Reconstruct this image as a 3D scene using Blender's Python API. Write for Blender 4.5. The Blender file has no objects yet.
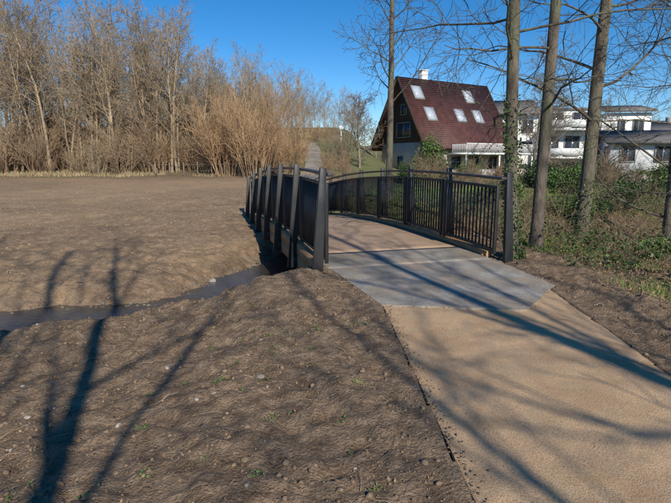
import bpy, math, random
import numpy as np
import bmesh
from mathutils import Vector, Matrix
R=math.radians
scene=bpy.context.scene
# ------------------------------------------------------------------ noise
def _h(ix,iy,s):
    h=(ix*374761393+iy*668265263+s*144269504)&0xffffffff
    h=((h^(h>>13))*1274126177)&0xffffffff
    h=h^(h>>16)
    return h/4294967295.0
def vn(x,y,s=0):
    x=np.asarray(x,float);y=np.asarray(y,float)
    ix=np.floor(x).astype(np.int64);iy=np.floor(y).astype(np.int64)
    fx=x-ix;fy=y-iy
    fx=fx*fx*(3-2*fx);fy=fy*fy*(3-2*fy)
    a=_h(ix,iy,s);b=_h(ix+1,iy,s);c=_h(ix,iy+1,s);d=_h(ix+1,iy+1,s)
    return (a*(1-fx)+b*fx)*(1-fy)+(c*(1-fx)+d*fx)*fy-0.5
def fbm(x,y,f,o=3,s=0):
    r=0;a=1
    for i in range(o):
        r=r+a*vn(np.asarray(x)*f+i*17.3,np.asarray(y)*f-i*9.1,s+i);f*=2.1;a*=0.5
    return r
def sm(t):
    t=np.clip(t,0,1);return t*t*(3-2*t)
# ------------------------------------------------------------------ terrain
CR=np.array([(-400,4),(-60,5.2),(-12,6.3),(-5,6.78),(-4.2,6.85),(-3.4,7.0),(-2.75,7.3),(-2.3,7.7),(-1.95,8.3),(-1.7,9),(-1.2,10.8),(0.6,12.6),(5,13.2),(12,12.6),(40,9),(400,4)],float)
def creek_dist(x,y):
    d=np.full(np.shape(x),1e9)
    for i in range(len(CR)-1):
        a=CR[i];b=CR[i+1];ab=b-a
        t=np.clip(((x-a[0])*ab[0]+(y-a[1])*ab[1])/(ab@ab),0,1)
        d=np.minimum(d,np.hypot(x-a[0]-t*ab[0],y-a[1]-t*ab[1]))
    return d
def pathL(y): return np.where(y<5.2,0.53+(5.2-y)*0.042,0.53-(y-5.2)*0.28)
def pathR(y): return np.where(y<6,2.69-(6-y)*0.07,2.69-(y-6)*0.1)
def hillpath_x(y):
    return -1.65-0.27*(y-18)*np.exp(-np.maximum(y-18,0)/9.0)-0.012*np.maximum(y-40,0)-0.0035*np.maximum(y-42,0)**2
WATER=-0.79
def terr(x,y,detail=True):
    x=np.asarray(x,float);y=np.asarray(y,float)
    d=creek_dist(x,y)
    dn=d+0.22*fbm(x,y,0.9,3,61)
    far=y>np.interp(x,CR[:,0],CR[:,1])
    ff=sm(np.where(far,d,-d)/1.2+0.5)
    near=-0.14*np.clip(-0.6-x,0,4.4)
    near=near+0.20*np.exp(-((x+0.95)**2/0.7+(y-5.7)**2/1.3))
    near=near+0.10*np.exp(-((x-3.4)**2/0.35+(y-4.6)**2/3.5))-0.10*np.clip(x-3.6,0,4)
    lf=1-sm((x+1)/6)
    farz=-0.42+0.35*(1-lf)+0.028*np.clip(y-16,0,24)*lf-1.3*sm((x-18)/14)*sm((y-20)/15)
    hm=1-sm((x-(1.0+0.0*y))/9)
    hill=0.125*np.clip(y-36,0,60)*sm((y-36)/22)*hm
    hill2=0.05*np.clip(y-95,0,200)*(1-hm)
    plate=near*(1-ff)+(farz+hill+hill2)*ff
    w=np.where(far,1.5,1.25)+0.8*sm((x+2.2)/.8)
    k=sm((dn-0.20)/w)
    z=-0.98+(plate+0.98)*k
    rough=sm((38-y)/20)
    pd=np.minimum(np.abs(x-pathL(y)),np.abs(x-pathR(y)))
    inside=((x>pathL(y))&(x<pathR(y))&(y<7.6))
    if detail:
        n=0.10*fbm(x,y,0.55,2,3)+0.06*fbm(x,y,1.9,3,7)+0.04*fbm(x,y,6,3,11)
        n=n+0.06*np.maximum(fbm(x,y,9,2,19)-.08,0)+0.024*fbm(x,y,16,2,29)
        nf=0.10*fbm(x,y,0.4,3,5)+0.07*fbm(x,y,1.3,3,33)+0.085*fbm(x,y,5,3,23)
        nf=nf*rough+0.12*(1-rough)*fbm(x,y,0.12,3,2)
        z=z+n*(1-ff)+nf*ff
    z=np.where(inside,-0.06,z)
    edge=(~inside)&(pd<0.30)&(y<7)
    z=np.where(edge,z*(pd/0.30)+0.016*(1-pd/0.30),z)
    return z
# ------------------------------------------------------------------ mesh helpers
def mk(name,V,F,mat=None,smooth=False,parent=None,coll=None):
    V=np.asarray(V,np.float32);F=np.asarray(F,np.int32)
    me=bpy.data.meshes.new(name)
    nf,k=F.shape
    me.vertices.add(len(V));me.vertices.foreach_set('co',V.ravel())
    me.loops.add(nf*k);me.loops.foreach_set('vertex_index',F.ravel())
    me.polygons.add(nf);me.polygons.foreach_set('loop_start',np.arange(0,nf*k,k,dtype=np.int32))
    if smooth: me.polygons.foreach_set('use_smooth',np.ones(nf,bool))
    me.update(calc_edges=True)
    ob=bpy.data.objects.new(name,me)
    scene.collection.objects.link(ob)
    if mat: me.materials.append(mat)
    if parent: ob.parent=parent
    return ob
def empty(name,loc=(0,0,0),rz=0):
    e=bpy.data.objects.new(name,None);scene.collection.objects.link(e)
    e.location=loc;e.rotation_euler=(0,0,rz);e.empty_display_size=0.3
    return e
class B:
    def __init__(s): s.v=[];s.f=[]
    def hexa(s,p):
        o=len(s.v);s.v+=[tuple(q) for q in p]
        for f in ((0,3,2,1),(4,5,6,7),(0,1,5,4),(1,2,6,5),(2,3,7,6),(3,0,4,7)): s.f.append(tuple(o+i for i in f))
    def box(s,x0,x1,y0,y1,z0,z1):
        s.hexa([(x0,y0,z0),(x1,y0,z0),(x1,y1,z0),(x0,y1,z0),(x0,y0,z1),(x1,y0,z1),(x1,y1,z1),(x0,y1,z1)])
    def beam(s,p0,p1,w,h,w1=None,h1=None,side=None):
        p0=Vector(p0);p1=Vector(p1);d=(p1-p0).normalized()
        if side is None:
            side=d.cross(Vector((0,0,1)))
            if side.length<0.2: side=Vector((1,0,0))
        side=Vector(side);side=(side-d*side.dot(d)).normalized();up=side.cross(d)
        w1=w if w1 is None else w1;h1=h if h1 is None else h1
        q=[]
        for p,a,b in ((p0,w,h),(p1,w1,h1)):
            for i,j in ((-1,-1),(1,-1),(1,1),(-1,1)): q.append(p+side*(i*a/2)+up*(j*b/2))
        s.hexa(q)
    def make(s,name,mat,parent=None,bevel=0):
        o=mk(name,s.v,s.f,mat,False,parent)
        bm=bmesh.new();bm.from_mesh(o.data);bmesh.ops.recalc_face_normals(bm,faces=bm.faces);bm.to_mesh(o.data);bm.free()
        if bevel:
            m=o.modifiers.new('bevel','BEVEL');m.width=bevel;m.segments=2;m.limit_method='ANGLE'
        return o
# ------------------------------------------------------------------ materials
def mat(name,c1,c2=None,scale=5,rough=0.85,bump=0.0,bscale=None,c3=None,s3=1.0,metal=0,spec=0.3,detail=3,stretch=None,dist=0.02,grain=None):
    m=bpy.data.materials.new(name);m.use_nodes=True;N=m.node_tree.nodes;L=m.node_tree.links
    b=N['Principled BSDF'];b.inputs['Roughness'].default_value=rough;b.inputs['Metallic'].default_value=metal
    b.inputs['Specular IOR Level'].default_value=spec
    g=N.new('ShaderNodeNewGeometry');src=g.outputs['Position']
    if stretch:
        mp=N.new('ShaderNodeMapping');mp.inputs['Scale'].default_value=stretch;L.new(src,mp.inputs['Vector']);src=mp.outputs['Vector']
    c2=c2 or tuple(x*0.7 for x in c1)
    n=N.new('ShaderNodeTexNoise');n.inputs['Scale'].default_value=scale;n.inputs['Detail'].default_value=detail;L.new(src,n.inputs['Vector'])
    r=N.new('ShaderNodeValToRGB');r.color_ramp.elements[0].position=0.36;r.color_ramp.elements[1].position=0.64
    r.color_ramp.elements[0].color=(*c2,1);r.color_ramp.elements[1].color=(*c1,1);L.new(n.outputs['Fac'],r.inputs['Fac'])
    out=r.outputs['Color']
    if c3:
        n3=N.new('ShaderNodeTexNoise');n3.inputs['Scale'].default_value=s3;n3.inputs['Detail'].default_value=3;L.new(src,n3.inputs['Vector'])
        r3=N.new('ShaderNodeValToRGB');r3.color_ramp.elements[0].position=0.45;r3.color_ramp.elements[1].position=0.65;L.new(n3.outputs['Fac'],r3.inputs['Fac'])
        mx=N.new('ShaderNodeMix');mx.data_type='RGBA';L.new(r3.outputs['Color'],mx.inputs[0]);L.new(out,mx.inputs[6]);mx.inputs[7].default_value=(*c3,1);out=mx.outputs[2]
    if grain:
        ng=N.new('ShaderNodeTexNoise');ng.inputs['Scale'].default_value=grain;ng.inputs['Detail'].default_value=3;ng.inputs['Roughness'].default_value=.8;L.new(src,ng.inputs['Vector'])
        rg_=N.new('ShaderNodeValToRGB');rg_.color_ramp.elements[0].position=0.36;rg_.color_ramp.elements[1].position=0.56;rg_.color_ramp.elements[0].color=(.5,.47,.44,1);rg_.color_ramp.elements[1].color=(1,1,1,1);L.new(ng.outputs['Fac'],rg_.inputs['Fac'])
        mg=N.new('ShaderNodeMix');mg.data_type='RGBA';mg.blend_type='MULTIPLY';mg.inputs[0].default_value=.8;L.new(out,mg.inputs[6]);L.new(rg_.outputs['Color'],mg.inputs[7]);out=mg.outputs[2]
    L.new(out,b.inputs['Base Color'])
    if bump:
        nb=N.new('ShaderNodeTexNoise');nb.inputs['Scale'].default_value=bscale or scale*4;nb.inputs['Detail'].default_value=4;nb.inputs['Roughness'].default_value=.65;L.new(src,nb.inputs['Vector'])
        bp=N.new('ShaderNodeBump');bp.inputs['Strength'].default_value=bump;bp.inputs['Distance'].default_value=dist
        L.new(nb.outputs['Fac'],bp.inputs['Height']);L.new(bp.outputs['Normal'],b.inputs['Normal'])
    return m
M={}
M['steel']=mat('anthracite_steel',(0.032,0.031,0.032),(0.022,0.022,0.023),3,0.45,0.05,60,spec=0.4)
M['hand']=mat('handrail_steel',(0.085,0.068,0.06),(0.055,0.045,0.04),4,0.4,spec=0.5)
M['timber']=mat('brown_timber',(0.46,0.25,0.12),(0.32,0.165,0.08),3,0.8,0.4,30,stretch=(1,1,6))
M['conc']=mat('concrete',(0.48,0.435,0.38),(0.28,0.25,0.215),2.2,0.95,1.0,90,c3=(0.44,0.355,0.265),s3=2.0,dist=0.012,detail=8,grain=70)
M['deck']=mat('deck_surface',(0.56,0.385,0.265),(0.45,0.31,0.205),2.5,0.95,0.5,90,detail=5,grain=90)
M['path']=mat('compacted_sand',(0.68,0.455,0.27),(0.52,0.335,0.19),1.8,0.97,1.0,130,c3=(0.57,0.395,0.24),s3=6,dist=0.008,detail=8,grain=95)
M['hillpath']=mat('gravel_path',(0.30,0.265,0.22),(0.20,0.175,0.14),1.0,0.95,0.4,20)
M['bark']=mat('bark',(0.18,0.145,0.115),(0.07,0.056,0.045),9,0.95,1.0,28,c3=(0.14,0.14,0.085),s3=2.5,stretch=(1,1,0.35),dist=0.03)
M['bark2']=mat('bark_grey',(0.27,0.22,0.17),(0.15,0.12,0.09),7,0.95,0.6,20)
M['wood']=mat('bare_branches',(0.44,0.335,0.22),(0.23,0.175,0.115),0.5,0.95,c3=(0.32,0.24,0.16),s3=0.15)
M['hedge']=mat('reddish_brush',(0.43,0.285,0.175),(0.25,0.165,0.10),0.6,0.95,c3=(0.36,0.28,0.185),s3=0.2)
M['willow']=mat('willow_twigs',(0.50,0.325,0.18),(0.34,0.215,0.12),0.8,0.9)
M['brush']=mat('bramble_stems',(0.34,0.235,0.155),(0.16,0.105,0.07),1.5,0.95)
M['leafg']=mat('green_leaves',(0.13,0.21,0.05),(0.06,0.11,0.028),2.5,0.6)
M['leafd']=mat('dark_evergreen_leaves',(0.065,0.105,0.032),(0.028,0.052,0.018),3,0.5)
M['ivy']=mat('ivy_leaves',(0.095,0.15,0.038),(0.04,0.07,0.02),6,0.5)
M['dry']=mat('dry_leaves',(0.36,0.235,0.135),(0.18,0.115,0.065),4,0.9)
M['drygrass']=mat('dry_grass',(0.44,0.34,0.20),(0.28,0.22,0.12),1,0.9)
M['twig']=mat('dead_twigs',(0.40,0.305,0.205),(0.22,0.155,0.10),9,0.9)
M['grass']=mat('grass_blades',(0.20,0.27,0.065),(0.12,0.17,0.04),1,0.8)
M['stone']=mat('stone',(0.40,0.355,0.30),(0.24,0.21,0.175),6,0.9,0.4,30)
M['pebble']=mat('stream_pebble',(0.26,0.225,0.185),(0.13,0.11,0.088),4,0.9,0.4,30)
M['clod']=mat('soil_clod',(0.40,0.28,0.185),(0.25,0.172,0.112),5,1.0,1.0,90)
M['fclod']=mat('field_soil_clod',(0.46,0.315,0.195),(0.30,0.20,0.125),5,1.0,1.0,60)
M['roof']=mat('brown_roof_tiles',(0.105,0.042,0.035),(0.07,0.028,0.024),1.2,0.6)
M['roofg']=mat('grey_roof_tiles',(0.20,0.18,0.17),(0.14,0.13,0.12),1.2,0.8)
M['white']=mat('white_render',(0.82,0.81,0.78),(0.75,0.74,0.71),0.8,0.9)
M['cream']=mat('cream_render',(0.55,0.48,0.39),(0.46,0.40,0.32),0.8,0.9)
M['darkwood']=mat('dark_cladding',(0.07,0.045,0.033),(0.04,0.028,0.022),2,0.8,stretch=(4,4,0.3))
M['glass']=mat('window_glass',(0.05,0.06,0.08),(0.04,0.05,0.06),1,0.08,spec=0.8)
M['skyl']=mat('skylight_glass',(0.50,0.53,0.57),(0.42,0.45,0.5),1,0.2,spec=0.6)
M['grey']=mat('grey_metal',(0.3,0.3,0.3),(0.25,0.25,0.25),2,0.5)
for k in ('roof','roofg'):
    m=M[k];N=m.node_tree.nodes;L=m.node_tree.links
    tc=N.new('ShaderNodeTexCoord');w=N.new('ShaderNodeTexWave');w.bands_direction='Z';w.inputs['Scale'].default_value=1.3;w.inputs['Distortion'].default_value=0.3
    L.new(tc.outputs['Object'],w.inputs['Vector']);bp=N.new('ShaderNodeBump');bp.inputs['Strength'].default_value=0.5;bp.inputs['Distance'].default_value=0.05
    L.new(w.outputs['Fac'],bp.inputs['Height']);L.new(bp.outputs['Normal'],N['Principled BSDF'].inputs['Normal'])
def ground_mat():
    m=bpy.data.materials.new('ground_soil');m.use_nodes=True;N=m.node_tree.nodes;L=m.node_tree.links
    b=N['Principled BSDF'];b.inputs['Roughness'].default_value=0.97;b.inputs['Specular IOR Level'].default_value=0.15
    at=N.new('ShaderNodeAttribute');at.attribute_name='kind';sp=N.new('ShaderNodeSeparateColor');L.new(at.outputs['Color'],sp.inputs[0])
    g=N.new('ShaderNodeNewGeometry')
    def noise(s,d=4,ro=0.6):
        n=N.new('ShaderNodeTexNoise');n.inputs['Scale'].default_value=s;n.inputs['Detail'].default_value=d;n.inputs['Roughness'].default_value=ro;L.new(g.outputs['Position'],n.inputs['Vector']);return n.outputs['Fac']
    def ramp(f,a,b_,ca,cb):
        r=N.new('ShaderNodeValToRGB');e=r.color_ramp.elements;e[0].position=a;e[1].position=b_;e[0].color=(*ca,1);e[1].color=(*cb,1);L.new(f,r.inputs[0]);return r.outputs[0]
    def mix(f,a,c,t='MIX'):
        x=N.new('ShaderNodeMix');x.data_type='RGBA';x.blend_type=t
        if isinstance(f,float): x.inputs[0].default_value=f
        else: L.new(f,x.inputs[0])
        L.new(a,x.inputs[6]);L.new(c,x.inputs[7]);return x.outputs[2]
    n1=noise(0.9,5);n2=noise(7,5,.7);n3=noise(42,4,0.75)
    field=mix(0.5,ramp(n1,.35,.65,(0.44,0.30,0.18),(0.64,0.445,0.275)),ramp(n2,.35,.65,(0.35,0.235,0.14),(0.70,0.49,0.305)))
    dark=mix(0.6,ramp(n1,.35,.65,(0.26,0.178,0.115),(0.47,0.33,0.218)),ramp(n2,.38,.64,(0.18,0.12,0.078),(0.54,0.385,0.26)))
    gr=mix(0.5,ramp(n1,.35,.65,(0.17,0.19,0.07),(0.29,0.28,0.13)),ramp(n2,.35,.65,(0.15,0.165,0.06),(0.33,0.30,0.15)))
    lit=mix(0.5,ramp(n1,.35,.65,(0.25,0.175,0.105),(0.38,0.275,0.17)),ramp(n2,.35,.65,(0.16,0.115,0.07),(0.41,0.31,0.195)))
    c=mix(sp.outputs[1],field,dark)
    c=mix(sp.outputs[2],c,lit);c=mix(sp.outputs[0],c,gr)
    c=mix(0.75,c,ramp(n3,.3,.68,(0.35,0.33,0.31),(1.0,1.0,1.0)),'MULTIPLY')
    L.new(c,b.inputs['Base Color'])
    nb=noise(60,4,0.75);nb2=noise(15,3,0.65)
    ad=N.new('ShaderNodeMath');ad.operation='MULTIPLY_ADD';L.new(nb2,ad.inputs[0]);ad.inputs[1].default_value=1.8;L.new(nb,ad.inputs[2])
    bp=N.new('ShaderNodeBump');bp.inputs['Strength'].default_value=1.0;bp.inputs['Distance'].default_value=0.026;L.new(ad.outputs[0],bp.inputs['Height']);L.new(bp.outputs['Normal'],b.inputs['Normal'])
    return m
def axis(lo,hi,step,far_lo,far_hi,g=1.10):
    a=list(np.arange(lo,hi+1e-6,step))
    s=step;x=a[-1]
    while x<far_hi: s=min(s*g,12);x+=s;a.append(x)
    s=step;x=lo;pre=[]
    while x>far_lo: s=min(s*g,12);x-=s;pre.append(x)
    return np.array(pre[::-1]+a)
def axis2(lo,hi,step,far_lo,far_hi,gl,gh):
    a=axis(lo,hi,step,lo,far_hi,gh);b=axis(lo,hi,step,far_lo,hi,gl);b=b[b<lo];return np.concatenate([b,a])
xs=axis2(-5.2,4.4,0.026,-420,420,1.025,1.05);ys=axis2(1.3,7.0,0.026,-60,600,1.25,1.014)
X,Y=np.meshgrid(xs,ys)
Z=terr(X,Y)
nx,ny=len(xs),len(ys)
idx=np.arange(nx*ny).reshape(ny,nx)
F=np.stack([idx[:-1,:-1],idx[:-1,1:],idx[1:,1:],idx[1:,:-1]],-1).reshape(-1,4)
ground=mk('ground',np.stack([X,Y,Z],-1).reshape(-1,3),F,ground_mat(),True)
d=creek_dist(X,Y);far=Y>np.interp(X,CR[:,0],CR[:,1])
nz=fbm(X,Y,0.8,3,50);nzl=fbm(X,Y,0.15,3,51)
grass=np.where(far,sm((X-0.3+nz)/2.5)*sm((Y-14.5+nz*2)/3),0)
hillg=sm((Y-38-nzl*6)/8)
grass=np.maximum(grass,np.where(far,hillg*(0.85+0.4*nzl),0))
grass=np.where((X<-5)&(Y>40),hillg*0.1,grass)
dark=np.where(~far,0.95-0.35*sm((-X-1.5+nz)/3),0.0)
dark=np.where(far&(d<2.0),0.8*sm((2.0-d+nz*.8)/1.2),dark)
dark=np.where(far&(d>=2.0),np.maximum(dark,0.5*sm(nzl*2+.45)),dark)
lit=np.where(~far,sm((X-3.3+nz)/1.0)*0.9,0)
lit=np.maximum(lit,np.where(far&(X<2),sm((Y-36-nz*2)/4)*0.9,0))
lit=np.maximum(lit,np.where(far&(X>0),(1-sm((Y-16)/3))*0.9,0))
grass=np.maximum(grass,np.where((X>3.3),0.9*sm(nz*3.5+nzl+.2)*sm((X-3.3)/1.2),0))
col=np.stack([grass,dark,lit,np.ones_like(grass)],-1).reshape(-1,4).astype(np.float32)
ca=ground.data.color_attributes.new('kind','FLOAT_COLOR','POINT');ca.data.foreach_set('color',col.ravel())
# ------------------------------------------------------------------ paths
def strip(name,ys_,fl,fr,fz,nc,m):
    V=[];
    for y in ys_:
        a=float(fl(y));b=float(fr(y))
        for i in range(nc+1):
            x=a+(b-a)*i/nc;V.append((x,y,0))
    V=np.array(V);V[:,2]=fz(V[:,0],V[:,1]);n=nc+1
    id=np.arange(len(V)).reshape(-1,n);F=np.stack([id[:-1,:-1],id[:-1,1:],id[1:,1:],id[1:,:-1]],-1).reshape(-1,4)
    return mk(name,V,F,m,True)
def wob(y): return 0.05*vn(y*2.3,y*0+3,9)+0.03*vn(y*9,y*0+1,12)
strip('footpath',np.arange(-8,7.5,0.04),pathL,lambda y:pathR(y)+wob(y)+0.02,lambda x,y:0.004+0.022*fbm(x,y,1.2,2,70)+0.009*fbm(x,y,9,3,71),55,M['path'])
strip('gravel_path',np.concatenate([np.arange(17.2,40,0.4),np.arange(40,64,1.0)]),lambda y:hillpath_x(y)-.85+.3*vn(y*.5,0,3),lambda y:hillpath_x(y)+.85+.3*vn(y*.5,5,3),lambda x,y:terr(x,y,False)+0.10+0.05*sm((y-38)/10),5,M['hillpath'])
eb=B()
yy=np.arange(-3,5.21,0.4)
for a,b in zip(yy[:-1],yy[1:]):
    eb.beam((float(pathL(a))-0.006,a,-0.027),(float(pathL(b))-0.006,b,-0.027),0.006,0.082)
eb.make('path_edging',M['steel'])
# ------------------------------------------------------------------ stream
V=[];tt=np.concatenate([np.linspace(-60,-6,40),np.linspace(-5.9,6,120),np.linspace(6.2,60,40)])
for x in tt:
    y=float(np.interp(x,CR[:,0],CR[:,1]))
    V+= [(x,y-2.2,WATER),(x,y+2.2,WATER)]
n=len(tt);F=[(2*i,2*i+2,2*i+3,2*i+1) for i in range(n-1)]
wm=mat('stream_water',(0.07,0.062,0.05),(0.05,0.043,0.035),2,0.1,0.35,9,spec=0.55,dist=0.03)
mk('stream',V,F,wm,True)
# ------------------------------------------------------------------ bridge
C0=Vector((1.22,7.30,0));D=Vector((-0.267,0.9637,0));Nn=Vector((0.9637,0.267,0))
def zb(t): return 0.03+0.0346*t-0.00702*t*t if t>0 else 0.03
def bp(t,s,z): 
    q=C0+D*t+Nn*s;return Vector((q.x,q.y,zb(t)+z))
LEN=10.6
br=empty('footbridge')
def loft(name,ts,secs,m,smooth=False):
    V=[];F=[];k=len(secs)
    for t in ts:
        for s,z in secs: V.append(tuple(bp(t,s,z)))
    n=len(ts)
    for i in range(n-1):
        for j in range(k):
            a=i*k+j;b_=i*k+(j+1)%k;F.append((a,b_,b_+k,a+k))
    F+= [(3,2,1,0),tuple((n-1)*k+j for j in range(4))]
    o=mk(name,V,F,m,False,br)
    bm=bmesh.new();bm.from_mesh(o.data);bmesh.ops.recalc_face_normals(bm,faces=bm.faces);bm.to_mesh(o.data);bm.free()
    return o
def rect(s0,s1,z0,z1): return [(s0,z0),(s1,z0),(s1,z1),(s0,z1)]
loft('deck',np.linspace(1.05,LEN+.1,40),rect(-1.355,1.355,-.10,0),M['deck'])
loft('deck_end_plate',np.linspace(0.025,1.05,8)[:-1].tolist()+[1.046],rect(-1.355,1.355,-.10,-0.002),M['conc'])
for i,s in enumerate((-1.45,1.45)):
    loft('timber_edge_board_%d'%(2*i),np.linspace(0.25,LEN,30),rect(s-.06,s+.06,-.15,.07),M['timber'])
    loft('timber_edge_board_%d'%(2*i+1),np.linspace(0.15,LEN,30),rect(s-.055,s+.055,-.40,-.165),M['timber'])
for i,s in enumerate((-1.1,0,1.1)): loft('girder_%d'%i,np.linspace(0,LEN,30),rect(s-.08,s+.08,-.42,-.104),M['timber'])
b=B()
for t0,t1 in ((-.3,0.9),(LEN-.7,LEN+.3)):
    b.hexa([bp(t0,-1.5,-1.3),bp(t0,1.5,-1.3),bp(t1,1.5,-1.3),bp(t1,-1.5,-1.3),bp(t0,-1.5,-.43),bp(t0,1.5,-.43),bp(t1,1.5,-.43),bp(t1,-1.5,-.43)])
b.make('abutments',M['conc'],br,0.02)
def railing(name,s,raise_,sign):
    n=6;sp=LEN/n
    b=B();h=B();q=B()
    for i in range(n+1):
        t=i*sp+(0.0 if i else -0.12)
        lo=bp(t,s+sign*0.15,-.38);hi=bp(t,s+sign*0.04,1.36+raise_)
        b.beam(lo,hi,0.065,0.17,0.065,0.09,side=D)
        b.beam(bp(t,s-.1*sign,-.25),bp(t,s+.12*sign,-.25),0.09,0.12)
    for i in range(n):
        t0=i*sp+0.07;t1=(i+1)*sp-0.07
        if i==0: t0=0.02
        zt=1.12+raise_;s_=s-sign*0.045
        m=6
        for j in range(m):
            a=t0+(t1-t0)*j/m;c=t0+(t1-t0)*(j+1)/m
            b.beam(bp(a,s_,zt),bp(c,s_,zt),0.045,0.045);b.beam(bp(a,s_,.14),bp(c,s_,.14),0.045,0.045)
        for t in (t0,t1): b.beam(bp(t,s_,.08),bp(t,s_,zt+.023),0.05,0.05,side=D)
        nb=int((t1-t0)/0.105)
        for j in range(1,nb):
            t=t0+(t1-t0)*j/nb
            q.beam(bp(t,s_,.16),bp(t,s_,zt-.02),0.014,0.026,side=D)
    m=30
    for j in range(m):
        a=-.16+(LEN+.3)*j/m;c=-.16+(LEN+.3)*(j+1)/m
        h.beam(bp(a,s-sign*0.06,1.27+raise_),bp(c,s-sign*0.06,1.27+raise_),0.09,0.045)
    for i in range(n+1):
        t=i*sp;h.beam(bp(t,s-sign*.02,1.2+raise_),bp(t,s+sign*.05,1.2+raise_),0.04,0.06)
    b.make(name+'_frame',M['steel'],br,0.004);q.make(name+'_bars',M['steel'],br);h.make(name+'_handrail',M['hand'],br,0.006)
railing('left_railing',-1.44,0.10,-1);railing('right_railing',1.44,0.02,1)
ps=[(-1.84,-1.25),(-2.43,.20),(-1.63,1.22),(-.6,1.33),(0.02,1.34),(0.02,-1.34),(-.6,-1.30)]
rs=random.Random(3);pts=[]
for i in range(len(ps)):
    a=ps[i];c=ps[(i+1)%len(ps)];L_=math.hypot(c[0]-a[0],c[1]-a[1]);k=max(1,int(L_/.08)) if i not in(4,) else 1
    for j in range(k):
        u=j/k;t=a[0]+(c[0]-a[0])*u;s=a[1]+(c[1]-a[1])*u
        if i<3 and j: t+=rs.gauss(0,.008);s+=rs.gauss(0,.008)
        q=C0+D*t+Nn*s;pts.append((q.x,q.y,-0.004 if t<-1 else -0.004+0.010*(t+1)/1.0))
def poly_slab(name,pts,z0,z1,m,parent=None,bev=0.004):
    bm=bmesh.new();vs=[bm.verts.new((p[0],p[1],p[2]+z1)) for p in pts];f=bm.faces.new(vs)
    r=bmesh.ops.extrude_face_region(bm,geom=[f]);
    for v in r['geom']:
        if isinstance(v,bmesh.types.BMVert): v.co.z+=z0-z1
    bmesh.ops.recalc_face_normals(bm,faces=bm.faces)
    me=bpy.data.meshes.new(name);bm.to_mesh(me);bm.free();o=bpy.data.objects.new(name,me);scene.collection.objects.link(o);me.materials.append(m);o.parent=parent
    return o
poly_slab('approach_slab',pts,-.14,0.022,M['conc'],None)
# ------------------------------------------------------------------ vegetation generator
def grow(rng,out,p,d,L,r,lev,P):
    n=P['n'][lev];st=L/n;w=P['w'][lev];tr=P['t'][lev]
    x,y,z=p;dx,dy,dz=d;pts=[(x,y,z)];dirs=[d];tip=P.get('tip',[.25]*4)[lev]
    for i in range(n):
        dx+=rng.gauss(0,w);dy+=rng.gauss(0,w);dz+=rng.gauss(0,w)+tr
        l=math.sqrt(dx*dx+dy*dy+dz*dz) or 1;dx/=l;dy/=l;dz/=l
        x+=dx*st;y+=dy*st;z+=dz*st;pts.append((x,y,z));dirs.append((dx,dy,dz))
    rad=[max(P['rmin'],r*(1-(1-tip)*(i/n)**P.get('pw',1))) for i in range(n+1)]
    if lev==0 and P.get('flare',0):
        rad[0]*=1+P['flare']
    out.append((pts,rad,lev))
    if lev+1<P['levels']:
        k=P['kids'][lev];s0=P['start'][lev];az=rng.random()*6.28
        for c in range(k):
            t=s0+(1-s0)*(c+rng.random()*.8)/k;t=min(t,.99);f=t*n;i=int(f);u=f-i
            q=tuple(pts[i][a]*(1-u)+pts[i+1][a]*u for a in range(3))
            dd=Vector(dirs[i+1]);az+=2.4+rng.uniform(-.5,.5);an=R(rng.uniform(*P['ang'][lev]))
            e=dd.orthogonal().normalized();e2=dd.cross(e);sd=e*math.cos(az)+e2*math.sin(az)
            nd=(dd*math.cos(an)+sd*math.sin(an)).normalized()
            LL=L*P['len'][lev]*rng.uniform(.65,1.15)*(1-P['ltap'][lev]*(t-s0)/(1-s0+1e-6))
            rr=(rad[i]*(1-u)+rad[min(i+1,n)]*u)*P['rr'][lev]
            grow(rng,out,q,tuple(nd),LL,rr,lev+1,P)
def tubes(lines,sides):
    grp={}
    for pts,rad,lev in lines:
        grp.setdefault((len(pts),sides[min(lev,len(sides)-1)]),[]).append((pts,rad))
    VV=[];FF=[];off=0
    for (n,s),g in grp.items():
        Pn=np.array([a for a,_ in g],float);Rd=np.array([r for _,r in g],float);m=len(g)
        T=np.gradient(Pn,axis=1);T/=np.linalg.norm(T,axis=2,keepdims=True)+1e-9
        ref=np.where(np.abs(T[:,:1,2:3])>.8,np.array([1.,0,0]),np.array([0,0,1.]))
        U=np.cross(T,np.broadcast_to(ref,T.shape));U/=np.linalg.norm(U,axis=2,keepdims=True)+1e-9
        W=np.cross(T,U)
        a=np.arange(s)*2*np.pi/s
        ring=Pn[:,:,None,:]+Rd[:,:,None,None]*(np.cos(a)[None,None,:,None]*U[:,:,None,:]+np.sin(a)[None,None,:,None]*W[:,:,None,:])
        VV.append(ring.reshape(-1,3))
        id=np.arange(m*n*s).reshape(m,n,s);nxt=np.roll(id,-1,axis=2)
        FF.append((np.stack([id[:,:-1],nxt[:,:-1],nxt[:,1:],id[:,1:]],-1).reshape(-1,4))+off);off+=m*n*s
    return np.concatenate(VV),np.concatenate(FF)
def merge(parts):
    V=[];F=[];o=0
    for v,f in parts: V.append(v);F.append(f+o);o+=len(v)
    return np.concatenate(V),np.concatenate(F)
def inst(v,loc,rz,sc):
    c,s=math.cos(rz),math.sin(rz);sc=np.broadcast_to(np.array(sc,float),(3,))
    w=v*sc;return np.stack([w[:,0]*c-w[:,1]*s+loc[0],w[:,0]*s+w[:,1]*c+loc[1],w[:,2]+loc[2]],-1)
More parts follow.
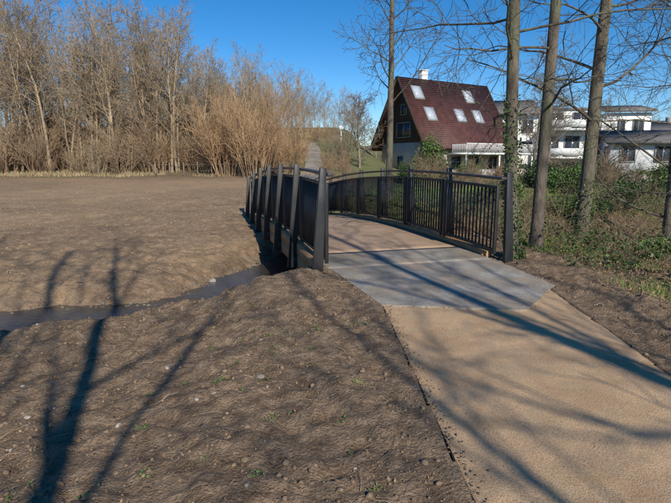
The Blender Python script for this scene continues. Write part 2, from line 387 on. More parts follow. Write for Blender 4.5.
def leaves(cen,size,nr,up=0.0):
    n=len(cen);a=nr.normal(size=(n,3));a/=np.linalg.norm(a,axis=1,keepdims=True)
    b_=nr.normal(size=(n,3));b_[:,2]*=(1-up);b_-=a*(a*b_).sum(1,keepdims=True);b_/=np.linalg.norm(b_,axis=1,keepdims=True)
    s=(size*nr.uniform(.6,1.3,n))[:,None]
    q=np.stack([cen-a*s*.5,cen+b_*s*.33,cen+a*s*.5,cen-b_*s*.33],1).reshape(-1,3)
    return q,np.arange(4*n).reshape(n,4)
PT=dict(levels=4,n=[8,4,3,1],w=[.05,.13,.17,.2],t=[.02,.06,.05,.02],kids=[15,8,5],start=[.28,.2,.15],ang=[(30,60),(25,55),(25,60)],len=[.36,.5,.5],ltap=[.55,.4,.3],rr=[.45,.5,.6],rmin=.007,tip=[.12,.25,.4,.6])
def variant(seed,H,P,r):
    rng=random.Random(seed);out=[];grow(rng,out,(0,0,-.3),(rng.gauss(0,.03),rng.gauss(0,.03),1),H,r,0,P);return tubes(out,[6,3,3,3])
PW=dict(PT);PW['rmin']=.013
VAR=[variant(i,12,PW,.13) for i in range(6)]
PSa=dict(levels=3,n=[7,3,1],w=[.06,.1,.15],t=[.03,.07,.05],kids=[20,5],start=[.25,.2],ang=[(25,60),(20,50)],len=[.22,.5],ltap=[.4,.4],rr=[.4,.6],rmin=.012,tip=[.2,.4,.6])
SAP=[variant(100+i,12,PSa,.06) for i in range(6)]
def shrub(seed,H,n,spread,rm=.012,kids=(9,5)):
    rng=random.Random(seed);out=[]
    P=dict(levels=3,n=[5,3,1],w=[.08,.12,.15],t=[.05,.05,.03],kids=list(kids),start=[.2,.15],ang=[(15,45),(20,50)],len=[.5,.5],ltap=[.5,.4],rr=[.6,.6],rmin=rm,tip=[.3,.4,.6])
    for i in range(n):
        a=rng.random()*6.28;q=rng.random()**.5*spread
        grow(rng,out,(q*math.cos(a)*.6,q*math.sin(a)*.6,-.1),(math.cos(a)*q*.8/spread*.6,math.sin(a)*q*.8/spread*.6,1),H*rng.uniform(.6,1.05),.03,0,P)
    return tubes(out,[3])
SH=[shrub(20+i,4,9,1.0) for i in range(4)]
rng=random.Random(5);parts=[]
def tz(x,y): return float(terr(np.array([x]),np.array([y]),False)[0])
def hgt(fr): return 1.18 if fr>.5 else (1.0 if fr>.32 else .72)
for i in range(110):
    y=43+abs(rng.gauss(0,1))*10;x=-y*rng.uniform(.15,.88)
    s=rng.uniform(.7,1.2)*hgt(-x/y)
    v,f=VAR[rng.randrange(6)];parts.append((inst(v,(x,y,tz(x,y)),rng.random()*6.28,(s*.95,s*.95,s)),f))
for i in range(210):
    y=43.5+abs(rng.gauss(0,1))*15;x=-y*rng.uniform(.13,.88)
    s=rng.uniform(.45,1.1)*hgt(-x/y)
    v,f=SAP[rng.randrange(6)];parts.append((inst(v,(x,y,tz(x,y)),rng.random()*6.28,(s*.9,s*.9,s)),f))
v,f=merge(parts);mk('woodland',v,f,M['wood'])
parts=[]
for i in range(150):
    y=rng.uniform(40.5,54);x=-y*rng.uniform(.12,.86);s=rng.uniform(.2,1.15)*(1+(y-41)/22)
    v,f=SH[rng.randrange(4)];parts.append((inst(v,(x,y,tz(x,y)),rng.random()*6.28,s),f))
for i in range(60):
    y=rng.uniform(36,72);x=float(hillpath_x(y))+rng.choice((-1,1))*rng.uniform(1.2,4.5);s=rng.uniform(.25,.65)
    if x>-y*.005+1.5: continue
    v,f=SH[rng.randrange(4)];parts.append((inst(v,(x,y,tz(x,y)),rng.random()*6.28,s),f))
v,f=merge(parts);mk('hedgerow',v,f,M['hedge'])
parts=[]
for i in range(80):
    y=rng.uniform(74,110);x=y*rng.uniform(-.28,.06);s=rng.uniform(.4,.85)
    if x>-y*.05: s*=.75
    v,f=VAR[rng.randrange(6)];parts.append((inst(v,(x,y,tz(x,y)-.3),rng.random()*6.28,s),f))
for i in range(22):
    y=rng.uniform(50,72);x=-2.6-rng.uniform(0,9);s=rng.uniform(.3,.6)
    v,f=VAR[rng.randrange(6)];parts.append((inst(v,(x,y,tz(x,y)-.3),rng.random()*6.28,s),f))
for i in range(170):
    y=rng.uniform(100,170);x=y*rng.uniform(-.3,.85);s=rng.uniform(.6,1.0)
    v,f=SAP[rng.randrange(6)];parts.append((inst(v,(x,y,tz(x,y)-.3),rng.random()*6.28,(s*1.6,s*1.6,s)),f))
for i in range(50):
    y=rng.uniform(105,150);x=y*rng.uniform(.10,.85);s=rng.uniform(.7,1.1)
    v,f=VAR[rng.randrange(6)];parts.append((inst(v,(x,y,tz(x,y)-.3),rng.random()*6.28,s),f))
v,f=merge(parts);mk('distant_trees',v,f,M['wood'])
for j,(x,y,H) in enumerate([(-6.2,38,7.2),(-8.8,40,6.2),(-4.1,42,4.0)]):
    v,f=shrub(60+j,H,28,2.0,.012,(10,6));v=inst(v,(x,y,tz(x,y)),0,(.8,.8,1));mk('willow_shrub',v,f,M['willow'])
def tree(name,loc,H,r,seed,P,m,lean=(0,0),sides=(14,8,5,3)):
    rg=random.Random(seed);out=[];grow(rg,out,(loc[0],loc[1],loc[2]-.35),(lean[0],lean[1],1),H,r,0,P)
    v,f=tubes(out,sides);return mk(name,v,f,m,True)
PH=dict(levels=4,n=[18,8,6,3],w=[.012,.12,.16,.18],t=[.003,-.01,-.02,-.05],kids=[22,8,7],start=[.2,.2,.15],ang=[(55,90),(30,60),(30,60)],len=[.27,.5,.5],ltap=[.3,.4,.3],rr=[.25,.5,.55],rmin=.0035,tip=[.3,.25,.4,.6],flare=.5)
tree('alder_tree',(2.96,7.9,tz(2.96,7.9)),13,.11,3,PH,M['bark'],(-.085,0))
tree('alder_tree',(3.74,8.9,tz(3.74,8.9)),14,.115,8,PH,M['bark'],(-.0,0))
tree('alder_tree',(5.30,10.4,tz(5.3,10.4)),14,.15,12,PH,M['bark'],(.055,0))
PH2=dict(PH);PH2['kids']=[28,9,7];PH2['start']=[.1,.2,.15]
tree('alder_tree',(6.95,10.0,tz(6.95,10)),10,.11,15,PH2,M['bark'],(-.03,0))
tree('alder_tree',(9.5,12.6,tz(9.5,12.6)),11,.12,17,PH2,M['bark'],(-.1,0))
PB=dict(PH);PB['kids']=[22,9,7];PB['start']=[.3,.2,.1];PB['rmin']=.008;PB['t']=[.01,.03,.02,0];PB['ang']=[(40,75),(30,60),(30,60)]
tree('garden_tree',(2.4,22,0),14,.17,21,PB,M['bark'],(0,0),(10,6,4,3))
PS=dict(PT);PS['start']=[.2,.15,.1];PS['rmin']=.013;PS['kids']=[20,10,7];PS['len']=[.5,.5,.5]
tree('garden_tree',(2.4,48,0),7.4,.16,30,PS,M['bark2'],(0,0),(8,4,3,3))
tree('garden_tree',(18,45,-.5),9,.16,31,PS,M['bark2'],(0,0),(8,4,3,3))
tree('garden_tree',(26,50,-1),8,.16,32,PS,M['bark2'],(0,0),(8,4,3,3))
tree('garden_tree',(13,30,0),8,.13,34,PB,M['bark2'],(0,0),(8,4,3,3))
PSH=dict(PH);PSH['kids']=[11,5,4];PSH['start']=[.3,.2,.2];PSH['rmin']=.007;PSH['ang']=[(25,55),(25,50),(30,60)];PSH['rr']=[.42,.6,.6];PSH['len']=[.34,.5,.5];PSH['t']=[.01,.04,.03,0]
for j,(x,y,H,r) in enumerate([(1.6,-5.6,11,.13),(1.3,-7.9,13,.17),(5.6,-5.2,12,.15),(-1.4,-7.2,13,.11),(8.6,-3.0,11,.11),(4.9,-3.0,8,.04),(-4.0,-5.6,12,.10),(4.4,-6.4,10,.06)]):
    tree('alder_tree',(x,y,0),H,r,80+j,PSH,M['bark'],(0,0),(10,6,4,3))
nr=np.random.default_rng(4)
n=1500;zz=nr.uniform(0,1,n)**1.7*2.6;a=nr.uniform(0,6.28,n);rr=.11+nr.uniform(0,.07,n)*(1.2-zz/2.6)
c=np.stack([2.96-.08*zz+rr*np.cos(a),7.9+rr*np.sin(a),tz(2.96,7.9)+zz],-1);v,f=leaves(c,.05,nr);mk('ivy',v,f,M['ivy'])
n=700;zz=nr.uniform(0,1,n)**1.7*1.4;a=nr.uniform(0,6.28,n);rr=.15+nr.uniform(0,.06,n)
c=np.stack([5.33+rr*np.cos(a),10.4+rr*np.sin(a),tz(5.35,10.4)+zz],-1);v,f=leaves(c,.05,nr);mk('ivy',v,f,M['ivy'])
rg=random.Random(9);out=[]
for i in range(2700):
    x=rg.uniform(2.9,17);y=rg.uniform(6.6,17) if x>4.0 else rg.uniform(9,16)
    if x>4.0 and y<7.6 and rg.random()<.4: continue
    a=rg.random()*6.28;l=rg.uniform(.4,1.5)*(0.6 if y<9 else 1)
    P=dict(levels=2,n=[6,2],w=[.16,.2],t=[-.13,0],kids=[4],start=[.3],ang=[(30,70)],len=[.3],ltap=[.3],rr=[.6],rmin=.0028,tip=[.4,.5])
    grow(rg,out,(x,y,0),(math.cos(a)*.6,math.sin(a)*.6,.9),l,.006,0,P)
xy=np.array([o[0][0][:2] for o in out])
zg=terr(xy[:,0],xy[:,1],False)
out2=[];cur=0
for k,(p_,r_,l_) in enumerate(out):
    if l_==0: cur=zg[k]
    out2.append(([(q[0],q[1],max(q[2],0.0)+cur) for q in p_],r_,l_))
v,f=tubes(out2,[3]);mk('bramble_thicket',v,f,M['brush'])
n=46000;x=nr.uniform(2.9,16,n);y=nr.uniform(4.0,17,n);keep=(x>3.1+nr.uniform(0,1,n))&((x>3.9)|(y>9)|(y<6.3));x=x[keep];y=y[keep]
z=terr(x,y)+nr.uniform(0,.03,len(x))+np.maximum(fbm(x,y,1.1,2,90),0)*.7*nr.uniform(0,1,len(x))**2*sm((y-6.5)/2)
c=np.stack([x,y,z],-1);v,f=leaves(c,.045,nr);mk('leaf_litter',v,f,M['dry'])
n=46000;x=nr.uniform(3.6,18,n);y=nr.uniform(7.0,19,n);k=fbm(x,y,.7,2,95)>-.08;x=x[k];y=y[k]
z=terr(x,y,False)+nr.uniform(0,.55,len(x))**1.3*sm((y-5.5)/3);c=np.stack([x,y,z],-1);v,f=leaves(c,.06,nr);mk('ground_ivy',v,f,M['ivy'])
def bush(name,x,y,rx,rz,n,size,m,seed,z0=None):
    nr=np.random.default_rng(seed);k=max(8,int(n/260));cc=nr.normal(size=(k,3));cc/=np.linalg.norm(cc,axis=1,keepdims=True);cc*=nr.uniform(.35,.85,(k,1));cc[:,2]=np.abs(cc[:,2])*1.2
    w=nr.integers(0,k,n);p=cc[w]+nr.normal(size=(n,3))*.17
    p=p*np.array([rx,rx,rz]);z0=tz(x,y) if z0 is None else z0
    p+=np.array([x,y,z0+.1]);v,f=leaves(p,size,nr)
    rgs=random.Random(seed);st=[]
    for i in range(9):
        a=rgs.random()*6.28;grow(rgs,st,(x,y,z0-.1),(math.cos(a)*.5,math.sin(a)*.5,1),rz*.9,.03,0,dict(levels=1,n=[4],w=[.1],t=[0],rmin=.01))
    v2,f2=tubes(st,[4]);e=mk(name,v,f,m);s=mk(name+'_stems',v2,f2,M['bark2'],parent=e)
    return e
bush('conifer_shrub',7.6,40,1.5,2.8,11000,.17,M['leafg'],1)
bush('laurel_bush',12.5,29,1.6,1.4,6000,.13,M['leafd'],2)
bush('laurel_bush',16.5,31,2.0,1.7,7000,.14,M['leafd'],3)
bush('garden_shrub',5.2,36,1.1,1.1,3000,.12,M['leafd'],4)
bush('garden_shrub',12.0,45,1.5,1.3,3000,.14,M['leafg'],5)
bush('garden_shrub',20.0,38,1.8,1.6,4000,.15,M['leafd'],6)
bush('garden_shrub',22.0,34,1.7,1.3,4000,.15,M['leafg'],7)
bush('garden_shrub',10.3,17.5,1.1,.8,4000,.08,M['leafd'],8)
bush('garden_shrub',15.0,44,1.2,1.0,2500,.13,M['dry'],9)
bush('garden_shrub',13.0,20.5,1.5,1.0,5000,.09,M['leafd'],11)
bush('garden_shrub',7.8,15.2,.9,.6,3500,.07,M['leafg'],12)
bush('garden_shrub',8.0,10.4,.8,.5,3000,.06,M['ivy'],13)
bush('garden_shrub',5.8,18,.9,.7,3500,.07,M['leafd'],14)
bush('garden_shrub',6.1,8.9,.5,.32,2200,.05,M['leafg'],15)
bush('garden_shrub',11.5,24,1.3,1.1,5000,.10,M['leafg'],16)
bush('garden_shrub',17.5,26,1.5,1.2,5000,.11,M['leafg'],17)
parts=[]
rg=random.Random(77)
for i in range(40):
    x=rg.uniform(3.5,30);y=rg.uniform(22,40)
    v,f=SH[rg.randrange(4)];s=rg.uniform(.25,.6);parts.append((inst(v,(x,y,tz(x,y)),rg.random()*6,s),f))
v,f=merge(parts);mk('garden_brushwood',v,f,M['brush'])
def blades(name,x,y,h,m,seed,w=.012):
    nr=np.random.default_rng(seed);n=len(x);z=terr(x,y)
    a=nr.uniform(0,6.28,n);hh=h*nr.uniform(.4,1.2,n);lx=nr.normal(0,.35,n)*hh;ly=nr.normal(0,.35,n)*hh
    dx=np.cos(a)*w;dy=np.sin(a)*w
    q=np.stack([np.stack([x-dx,y-dy,z-.01],-1),np.stack([x+dx,y+dy,z-.01],-1),np.stack([x+lx+dx*.2,y+ly+dy*.2,z+hh],-1),np.stack([x+lx-dx*.2,y+ly-dy*.2,z+hh],-1)],1).reshape(-1,3)
    return mk(name,q,np.arange(4*n).reshape(n,4),m)
n=30000;x=nr.uniform(-.5,18,n);y=nr.uniform(14.5,30,n);blades('lawn_grass',x,y,.09,M['grass'],1,.015)
n=26000;x=nr.uniform(3.5,13,n);y=nr.uniform(5.0,13,n);k=fbm(x,y,.9,2,97)>.02;blades('bank_grass',x[k],y[k],.12,M['grass'],5,.005)
n=5000;y=nr.uniform(39.5,44,n);x=-y*nr.uniform(0.02,.95,n);k=fbm(x,y,.4,2,99)>-.05;blades('dry_grass_verge',x[k],y[k],.28,M['drygrass'],2,.03)
n=5000;x=nr.uniform(-3,-.5,n)+nr.normal(0,.5,n);y=nr.uniform(17.5,30,n);k=np.abs(x-hillpath_x(y))>1.3;blades('grass_tufts',x[k],y[k],.12,M['drygrass'],3,.012)
n=6000;y=nr.uniform(8,38,n);x=nr.uniform(-30,-2,n);k=(y>np.interp(x,CR[:,0],CR[:,1])+1)&(fbm(x,y,.5,2,98)>.05);x=x[k];y=y[k]
c=np.stack([x,y,terr(x,y)+.015],-1);a=nr.uniform(0,6.28,len(x));l=nr.uniform(.03,.12,len(x));dx=np.cos(a)*l;dy=np.sin(a)*l
q=np.stack([c+np.stack([-dx-dy*.06,-dy+dx*.06,0*x],-1),c+np.stack([-dx+dy*.06,-dy-dx*.06,0*x],-1),c+np.stack([dx+dy*.06,dy-dx*.06,0*x+.03],-1),c+np.stack([dx-dy*.06,dy+dx*.06,0*x+.03],-1)],1).reshape(-1,3)
mk('straw_debris',q,np.arange(4*len(x)).reshape(-1,4),M['twig'])
# ------------------------------------------------------------------ stones, clods, sticks, weeds
def ico(sub):
    bm=bmesh.new();bmesh.ops.create_icosphere(bm,subdivisions=sub,radius=1);v=np.array([p.co[:] for p in bm.verts]);f=np.array([[q.index for q in p.verts] for p in bm.faces]);bm.free();return v,f
def scatter(name,x,y,size,m,seed,sub=1,sink=.25,smooth=False,zadd=None,jag=.16):
    nr=np.random.default_rng(seed);v0,f0=ico(sub);n=len(x);z=terr(x,y) if zadd is None else zadd
    vs=[]
    for j in range(12):
        k=v0.copy()
        for _ in range(5):
            nn=nr.normal(size=3);nn/=np.linalg.norm(nn);dd=nr.uniform(.45,.85);pr=k@nn;k=k-np.maximum(pr-dd,0)[:,None]*nn
        k=k*(1+nr.normal(0,jag*.6,(len(v0),1)));vs.append(k*np.array([1,nr.uniform(.55,1),nr.uniform(.4,.85)]))
    P_=[]
    for i in range(n):
        s=size[i];P_.append(inst(vs[i%12],(x[i],y[i],z[i]+s*.6*(.5-sink)),nr.random()*6.28,s))
    V=np.concatenate(P_);F=(f0[None]+(np.arange(n)*len(v0))[:,None,None]).reshape(-1,3)
    return mk(name,V,F,m,smooth)
def onpath(x,y): return (x>pathL(y)-.03)&(x<pathR(y)+.03)&(y<8)
n=14000;x=nr.uniform(-6,.6,n);y=1.3+nr.uniform(0,1,n)**1.3*6;k=(~onpath(x,y))&(terr(x,y,False)>-.77)&(fbm(x,y,1.5,2,44)>-.12);x=x[k];y=y[k]
scatter('soil_clods',x,y,.003+.007*nr.random(len(x))+.024*nr.random(len(x))**9,M['clod'],1,1,.4)
n=2500;x=nr.uniform(2.5,5.5,n);y=nr.uniform(2,8,n);k=~onpath(x,y);x=x[k];y=y[k]
scatter('soil_clods',x,y,.004+.008*nr.random(len(x))+.02*nr.random(len(x))**6,M['clod'],2,1,.3)
n=240;x=nr.uniform(-6,.5,n);y=nr.uniform(1.4,7.5,n);k=~onpath(x,y);x=x[k];y=y[k]
scatter('loose_stones',x,y,.005+.03*nr.random(len(x))**5,M['stone'],3,2,.3,False,None,.03)
n=4500;x=nr.uniform(-18,-2,n);y=nr.uniform(8,28,n);k=y>np.interp(x,CR[:,0],CR[:,1])+.8
x=x[k];y=y[k];scatter('field_clods',x,y,.010+.045*nr.random(len(x))**5,M['fclod'],4,1,.7)
n=190;x=nr.uniform(-2.9,-.4,n);y=np.interp(x,CR[:,0],CR[:,1])+nr.normal(0,.8,n);k=y>6.6;x=x[k];y=y[k]
scatter('riprap_rocks',x,y,.05+.10*nr.random(len(x))**1.5,M['stone'],5,2,.3,False,None,.03)
n=30000;x=nr.uniform(-6.5,1.0,n);y=nr.uniform(5.6,13,n);zt=terr(x,y);k=(zt<-.70)&(zt>-.88)&(y<12);x=x[k][:900];y=y[k][:900];zt=zt[k][:900]
sz=.008+.05*nr.random(len(x))**4;scatter('stream_pebbles',x,y,sz,M['pebble'],6,1,.2,False,np.maximum(zt,WATER-sz*.35),.05)
n=1500;y=nr.uniform(1.5,6,n);x=nr.uniform(.5,2.8,n);k=onpath(x,y);x=x[k];y=y[k]
scatter('path_grit',x,y,.002+.004*nr.random(len(x))**3,M['stone'],7,1,.4,False,zadd=np.full(len(x),.006))
n=1100;y=nr.uniform(1.5,5.2,n);x=pathL(y)+np.abs(nr.normal(0,.05,n))-.02
scatter('path_grit',x,y,.002+.009*nr.random(len(x))**2,M['clod'],8,1,.4,False,zadd=np.full(len(x),.012))
n=500;tq=nr.uniform(0,1,n);x=[];y=[]
for i in range(n):
    j=i%3;a=ps[j];c=ps[j+1];u=tq[i];t=a[0]+(c[0]-a[0])*u+nr.normal(0,.05);s=a[1]+(c[1]-a[1])*u+nr.normal(0,.05);q=C0+D*t+Nn*s;x.append(q.x);y.append(q.y)
x=np.array(x);y=np.array(y);scatter('slab_grit',x,y,.002+.008*nr.random(n)**3,M['clod'],9,1,.3,False,zadd=np.full(n,.018))
out=[];rg=random.Random(31)
for i in range(260):
    x=rg.uniform(-5.5,.4) if i<200 else rg.uniform(2.8,4);y=rg.uniform(1.7,7);a=rg.random()*6.28
    l=rg.uniform(.04,.22) if i%10 else rg.uniform(.25,.5);tmp=[];grow(rg,tmp,(x,y,0),(math.cos(a),math.sin(a),.04),l,rg.uniform(.0014,.0032),0,dict(levels=2,n=[5,3],w=[.12,.12],t=[0,0],kids=[2],start=[.3],ang=[(25,50)],len=[.4],ltap=[.2],rr=[.7],rmin=.0009,tip=[.5,.5]))
    for p_,r_,l_ in tmp:
        px=np.array([q[0] for q in p_]);py=np.array([q[1] for q in p_]);pz=terr(px,py)+.006+np.linspace(0,.02,len(px))
        out.append((list(zip(px,py,pz)),r_,l_))
v,f=tubes(out,[5]);mk('fallen_twigs',v,f,M['twig'])
P_=[]
for i in range(60):
    x=rg.uniform(-1.4,.45) if i<48 else rg.uniform(-5,-1);y=rg.uniform(1.8,5.2);n=rg.randrange(5,18)
    c=np.stack([x+nr.normal(0,.025,n),y+nr.normal(0,.025,n),np.zeros(n)],-1);c[:,2]=terr(c[:,0],c[:,1])+.008+nr.uniform(0,.012,n);P_.append(leaves(c,.019,nr,.5))
v,f=merge(P_);mk('weeds',v,f,M['leafg'])
n=2500;x=nr.uniform(-6,.5,n);y=nr.uniform(1.5,7,n);c=np.stack([x,y,terr(x,y)+.006],-1);v,f=leaves(c,.022,nr,.6);mk('fallen_leaves',v,f,M['dry'])
# ------------------------------------------------------------------ houses
def window(bw,bg,face,a0,a1,z0,z1,pos,sgn):
    def bx(b,u0,u1,w0,w1,d0,d1):
        lo,hi=sorted((pos+sgn*d0,pos+sgn*d1))
        if face=='y': b.box(u0,u1,lo,hi,w0,w1)
        else: b.box(lo,hi,u0,u1,w0,w1)
    bx(bg,a0,a1,z0,z1,-.02,.03)
    t=.09
    bx(bw,a0-t,a0,z0-t,z1+t,-.02,.09);bx(bw,a1,a1+t,z0-t,z1+t,-.02,.09);bx(bw,a0,a1,z1,z1+t,-.02,.09);bx(bw,a0,a1,z0-t,z0,-.02,.12)
    mid=(a0+a1)/2;bx(bw,mid-.035,mid+.035,z0,z1,.031,.07)
def roof_pair(b,x0,x1,yr,zr,half,zeave,th):
    for sg in (-1,1):
        o=[(x0,yr,zr),(x1,yr,zr),(x1,yr+sg*half,zeave),(x0,yr+sg*half,zeave)]
        b.hexa([(p[0],p[1],p[2]-th) for p in o]+o)
h=empty('brown_roof_house',(7.6,59,-.3),R(31))
b=B();b.box(.6,13.4,-4.3,4.3,0,3.9);b.make('walls',M['cream'],h)
V=[];Fq=[]
for x0,x1 in ((.6,.8),(13.2,13.4)):
    o=len(V);V+=[(x0,-4.4,3.92),(x0,4.4,3.92),(x0,0,10.9),(x1,-4.4,3.92),(x1,4.4,3.92),(x1,0,10.9)]
    Fq+=[(o,o+1,o+2),(o+3,o+4,o+5),(o,o+1,o+4,o+3),(o+1,o+2,o+5,o+4),(o+2,o,o+3,o+5)]
me=bpy.data.meshes.new('gables');me.from_pydata(V,[],Fq);me.materials.append(M['darkwood']);o=bpy.data.objects.new('gables',me);scene.collection.objects.link(o);o.parent=h
b=B();roof_pair(b,-.6,14,0,11.4,5.1,3.3,.28);b.make('roof',M['roof'],h)
b=B();
for sg in(-1,1): 
    for x in (-.66,14.0):b.beam((x+.03,0,11.35),(x+.03,sg*5.12,3.2),.06,.4)
b.make('bargeboards',M['darkwood'],h)
b=B();b.box(3.2,4.1,.0,.8,10.6,12.4);b.box(3.1,4.2,-.1,.9,12.4,12.5);b.make('chimney',M['white'],h,.02)
bg=B();bf=B()
def slope(u,s,off):
    y=-5.1*s;z=11.4-8.1*s;return Vector((u,y-0.846*off,z+0.533*off))
for u,s in ((1.6,.22),(9.8,.22),(2.3,.53),(7.0,.53),(10.0,.53)):
    w=.62;hh=.085
    def qd(b,w,hh,a,c):
        b.hexa([slope(u-w,s+hh,a),slope(u+w,s+hh,a),slope(u+w,s-hh,a),slope(u-w,s-hh,a),slope(u-w,s+hh,c),slope(u+w,s+hh,c),slope(u+w,s-hh,c),slope(u-w,s-hh,c)])
    qd(bf,w+.12,hh+.013,-.05,.08);qd(bg,w,hh,.081,.11)
bf.make('skylight_frames',M['grey'],h);bg.make('skylights',M['skyl'],h)
bw=B();bg=B()
for x in (2,5,8,11.2): window(bw,bg,'y',x-.7,x+.7,.9,2.3,-4.3,-1)
for y in (-2.5,0.5,2.8): window(bw,bg,'x',y-.5,y+.5,1,2.3,.6,-1)
window(bw,bg,'x',-1.2,1.2,4.6,6.2,.6,-1);window(bw,bg,'x',-.5,.5,7.2,8.3,.6,-1)
bw.make('window_frames',M['grey'],h);bg.make('windows',M['glass'],h)
b=B();b.box(3.5,15,-7.4,-4.32,2.5,2.7)
for x in np.arange(3.6,15,.25): b.box(x,x+.09,-7.4,-7.36,2.7,3.65)
b.box(3.5,15,-7.42,-7.34,3.65,3.75);
for y in np.arange(-7.3,-5.2,.25): b.box(3.5,3.56,y,y+.09,2.7,3.65);b.box(14.94,15,y,y+.09,2.7,3.65)
for x in (3.6,9,14.8): b.box(x,x+.15,-7.3,-7.15,0,2.5)
b.make('balcony',M['white'],h)
b=B();b.box(-1.5,16,-9.3,-9.0,-.6,.9);b.make('terrace_wall',M['cream'],h)
h=empty('white_apartment_building',(29.0,68,-1.5),R(-10));h.scale=(1.04,1.04,1.08)
b=B();b.box(-9,-2,-3,7,0,8.2);b.box(-2,6,-4.5,6,0,6.4);b.box(6,11,-3,6,0,8.3);b.box(-1.2,5.2,-1.5,5,6.4,8.9);b.make('walls',M['white'],h)
b=B();b.hexa([(-9.5,-3.8,8.25),(-1.6,-3.8,8.25),(-1.6,2.5,10.3),(-9.5,2.5,10.3),(-9.5,-3.8,8.5),(-1.6,-3.8,8.5),(-1.6,2.5,10.55),(-9.5,2.5,10.55)])
b.hexa([(-9.5,2.5,10.3),(-1.6,2.5,10.3),(-1.6,7.6,8.25),(-9.5,7.6,8.25),(-9.5,2.5,10.55),(-1.6,2.5,10.55),(-1.6,7.6,8.5),(-9.5,7.6,8.5)])
b.hexa([(5.6,-3.6,8.35),(11.4,-3.6,8.35),(11.4,1.5,9.3),(5.6,1.5,9.3),(5.6,-3.6,8.6),(11.4,-3.6,8.6),(11.4,1.5,9.55),(5.6,1.5,9.55)])
b.box(-1.5,5.5,-1.8,5.3,8.9,9.1);b.make('roof',M['roofg'],h)
bw=B();bg=B()
for z in (0.9,3.6,6.2):
    for x in (-7.6,-5.2,-3.2): window(bw,bg,'y',x-.6,x+.6,z,z+1.4,-3,-1)
    for x in (7.5,9.6): window(bw,bg,'y',x-.55,x+.55,z,z+1.3,-3,-1)
for z in (.3,3.4):
    for x in (-.6,1.8,4.4): window(bw,bg,'y',x-.8,x+.8,z,z+2.2,-4.5,-1)
for x in (.4,3.4): window(bw,bg,'y',x-.9,x+.9,6.7,8.5,-1.5,-1)
bw.make('window_frames',M['grey'],h);bg.make('windows',M['glass'],h)
b=B()
for z in (3.0,6.2):
    b.box(-2.2,6.1,-6.2,-4.52,z,z+.2)
    b.box(-2.2,6.1,-6.2,-6.12,z+.35,z+1.2)
b.make('balconies',M['white'],h)
def white_house(x,y,rz,w,dp,hw,hr,z=-.2,rm='roofg'):
    h=empty('white_house',(x,y,z),R(rz));b=B();b.box(-w/2,w/2,-dp/2,dp/2,0,hw);b.make('walls',M['white'],h)
    b=B();roof_pair(b,-w/2-.5,w/2+.5,0,hw+hr,dp/2+.6,hw-.12,.2);b.make('roof',M[rm],h)
    me=bpy.data.meshes.new('gables');V=[]
    for xx in (-w/2,w/2-.1): V+=[(xx,-dp/2,hw+.002),(xx,dp/2,hw+.002),(xx,0,hw+hr-.25)]
    me.from_pydata(V,[],[(0,1,2),(3,4,5)]);me.materials.append(M['white']);o=bpy.data.objects.new('gables',me);scene.collection.objects.link(o);o.parent=h
    bw=B();bg=B();k=int(w/2.6)
    for zf in np.arange(.9,hw-1,2.6):
        for i in range(k):
            xc=-w/2+w*(i+.5)/k;window(bw,bg,'y',xc-.55,xc+.55,zf,zf+1.3,-dp/2,-1)
        for yc in (-dp/4,dp/4): window(bw,bg,'x',yc-.5,yc+.5,zf,zf+1.3,-w/2,-1)
    bw.make('window_frames',M['grey'],h);bg.make('windows',M['glass'],h)
    b=B();b.box(w/5,w/5+.7,.3,1,hw+hr*.5,hw+hr+.7);b.make('chimney',M['grey'],h)
white_house(31.5,47,-18,11,7.5,5.3,1.1,-2.0)
white_house(60,95,-10,14,9,5.4,3.0,.5)
white_house(49,76,5,10,9,6,2.2,-1)
b=B()
for i in range(16):
    x=14+i*1.25;zz=tz(x,33);b.box(x,x+1.23,33.0,33.35,zz-.3,zz+.75+.02*(i%3))
b.make('garden_wall',M['stone'],None,.02)
b=B();pp=[]
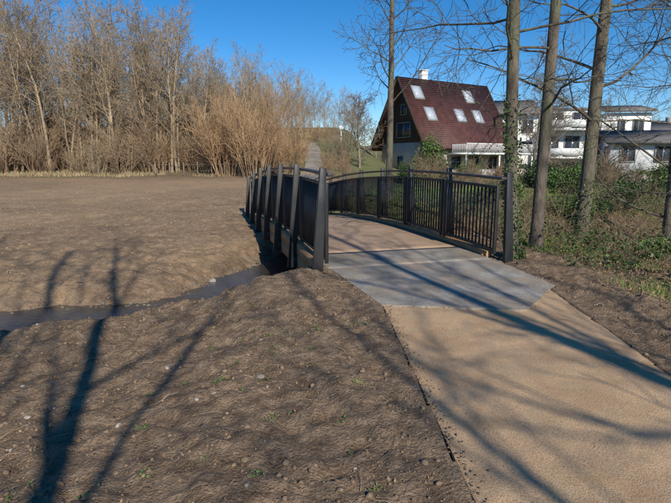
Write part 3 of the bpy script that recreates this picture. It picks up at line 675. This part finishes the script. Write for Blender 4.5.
for i in range(16):
    x=-14.5+i*1.1;y=39.6+.1*i;
    if x>-2.5: break
    z=tz(x,y);b.beam((x,y,z-.2),(x,y,z+1.15),.09,.09,.07,.07,side=(1,0,0));pp.append((x,y,z))
for p,q in zip(pp[:-1],pp[1:]):
    for hh in (.45,.95): b.beam((p[0],p[1],p[2]+hh),(q[0],q[1],q[2]+hh),.02,.02)
b.make('field_fence',M['bark2'])
b=B();x,y=0.7,62;z=tz(x,y);b.beam((x,y,z-.2),(x,y,z+2.4),.1,.1,side=(1,0,0));b.box(x-.25,x+.25,y-.08,y-.055,z+1.8,z+2.3);b.make('trail_sign',M['white'])
# ------------------------------------------------------------------ light, sky, camera
el=R(33);az=R(159.5)
sd=Vector((math.cos(el)*math.sin(az),math.cos(el)*math.cos(az),math.sin(el)))
su=bpy.data.lights.new('sun','SUN');su.energy=5.0;su.angle=R(.5);su.color=(1,.94,.82);so=bpy.data.objects.new('sun',su);scene.collection.objects.link(so);so.rotation_euler=sd.to_track_quat('Z','Y').to_euler()
w=bpy.data.worlds.new('World');scene.world=w;w.use_nodes=True;N=w.node_tree.nodes;L=w.node_tree.links
sk=N.new('ShaderNodeTexSky');sk.sky_type='NISHITA';sk.sun_disc=False;sk.sun_elevation=el;sk.sun_rotation=az;sk.air_density=1.0;sk.dust_density=0.0;sk.ozone_density=4.5;sk.altitude=1200
hs=N.new('ShaderNodeHueSaturation');hs.inputs['Saturation'].default_value=1.3;hs.inputs['Value'].default_value=1.0
L.new(sk.outputs[0],hs.inputs['Color']);L.new(hs.outputs[0],N['Background'].inputs[0]);N['Background'].inputs[1].default_value=.125
cam=bpy.data.cameras.new('camera');co=bpy.data.objects.new('camera',cam);scene.collection.objects.link(co);scene.camera=co
cam.sensor_width=36;cam.lens=26;cam.clip_end=3000;co.location=(0,0,1.6);co.rotation_euler=(R(79.3),0,0)
scene.view_settings.view_transform='Standard';scene.view_settings.look='None';scene.view_settings.exposure=0
print('verts',sum(len(o.data.vertices) for o in scene.objects if o.type=='MESH'))
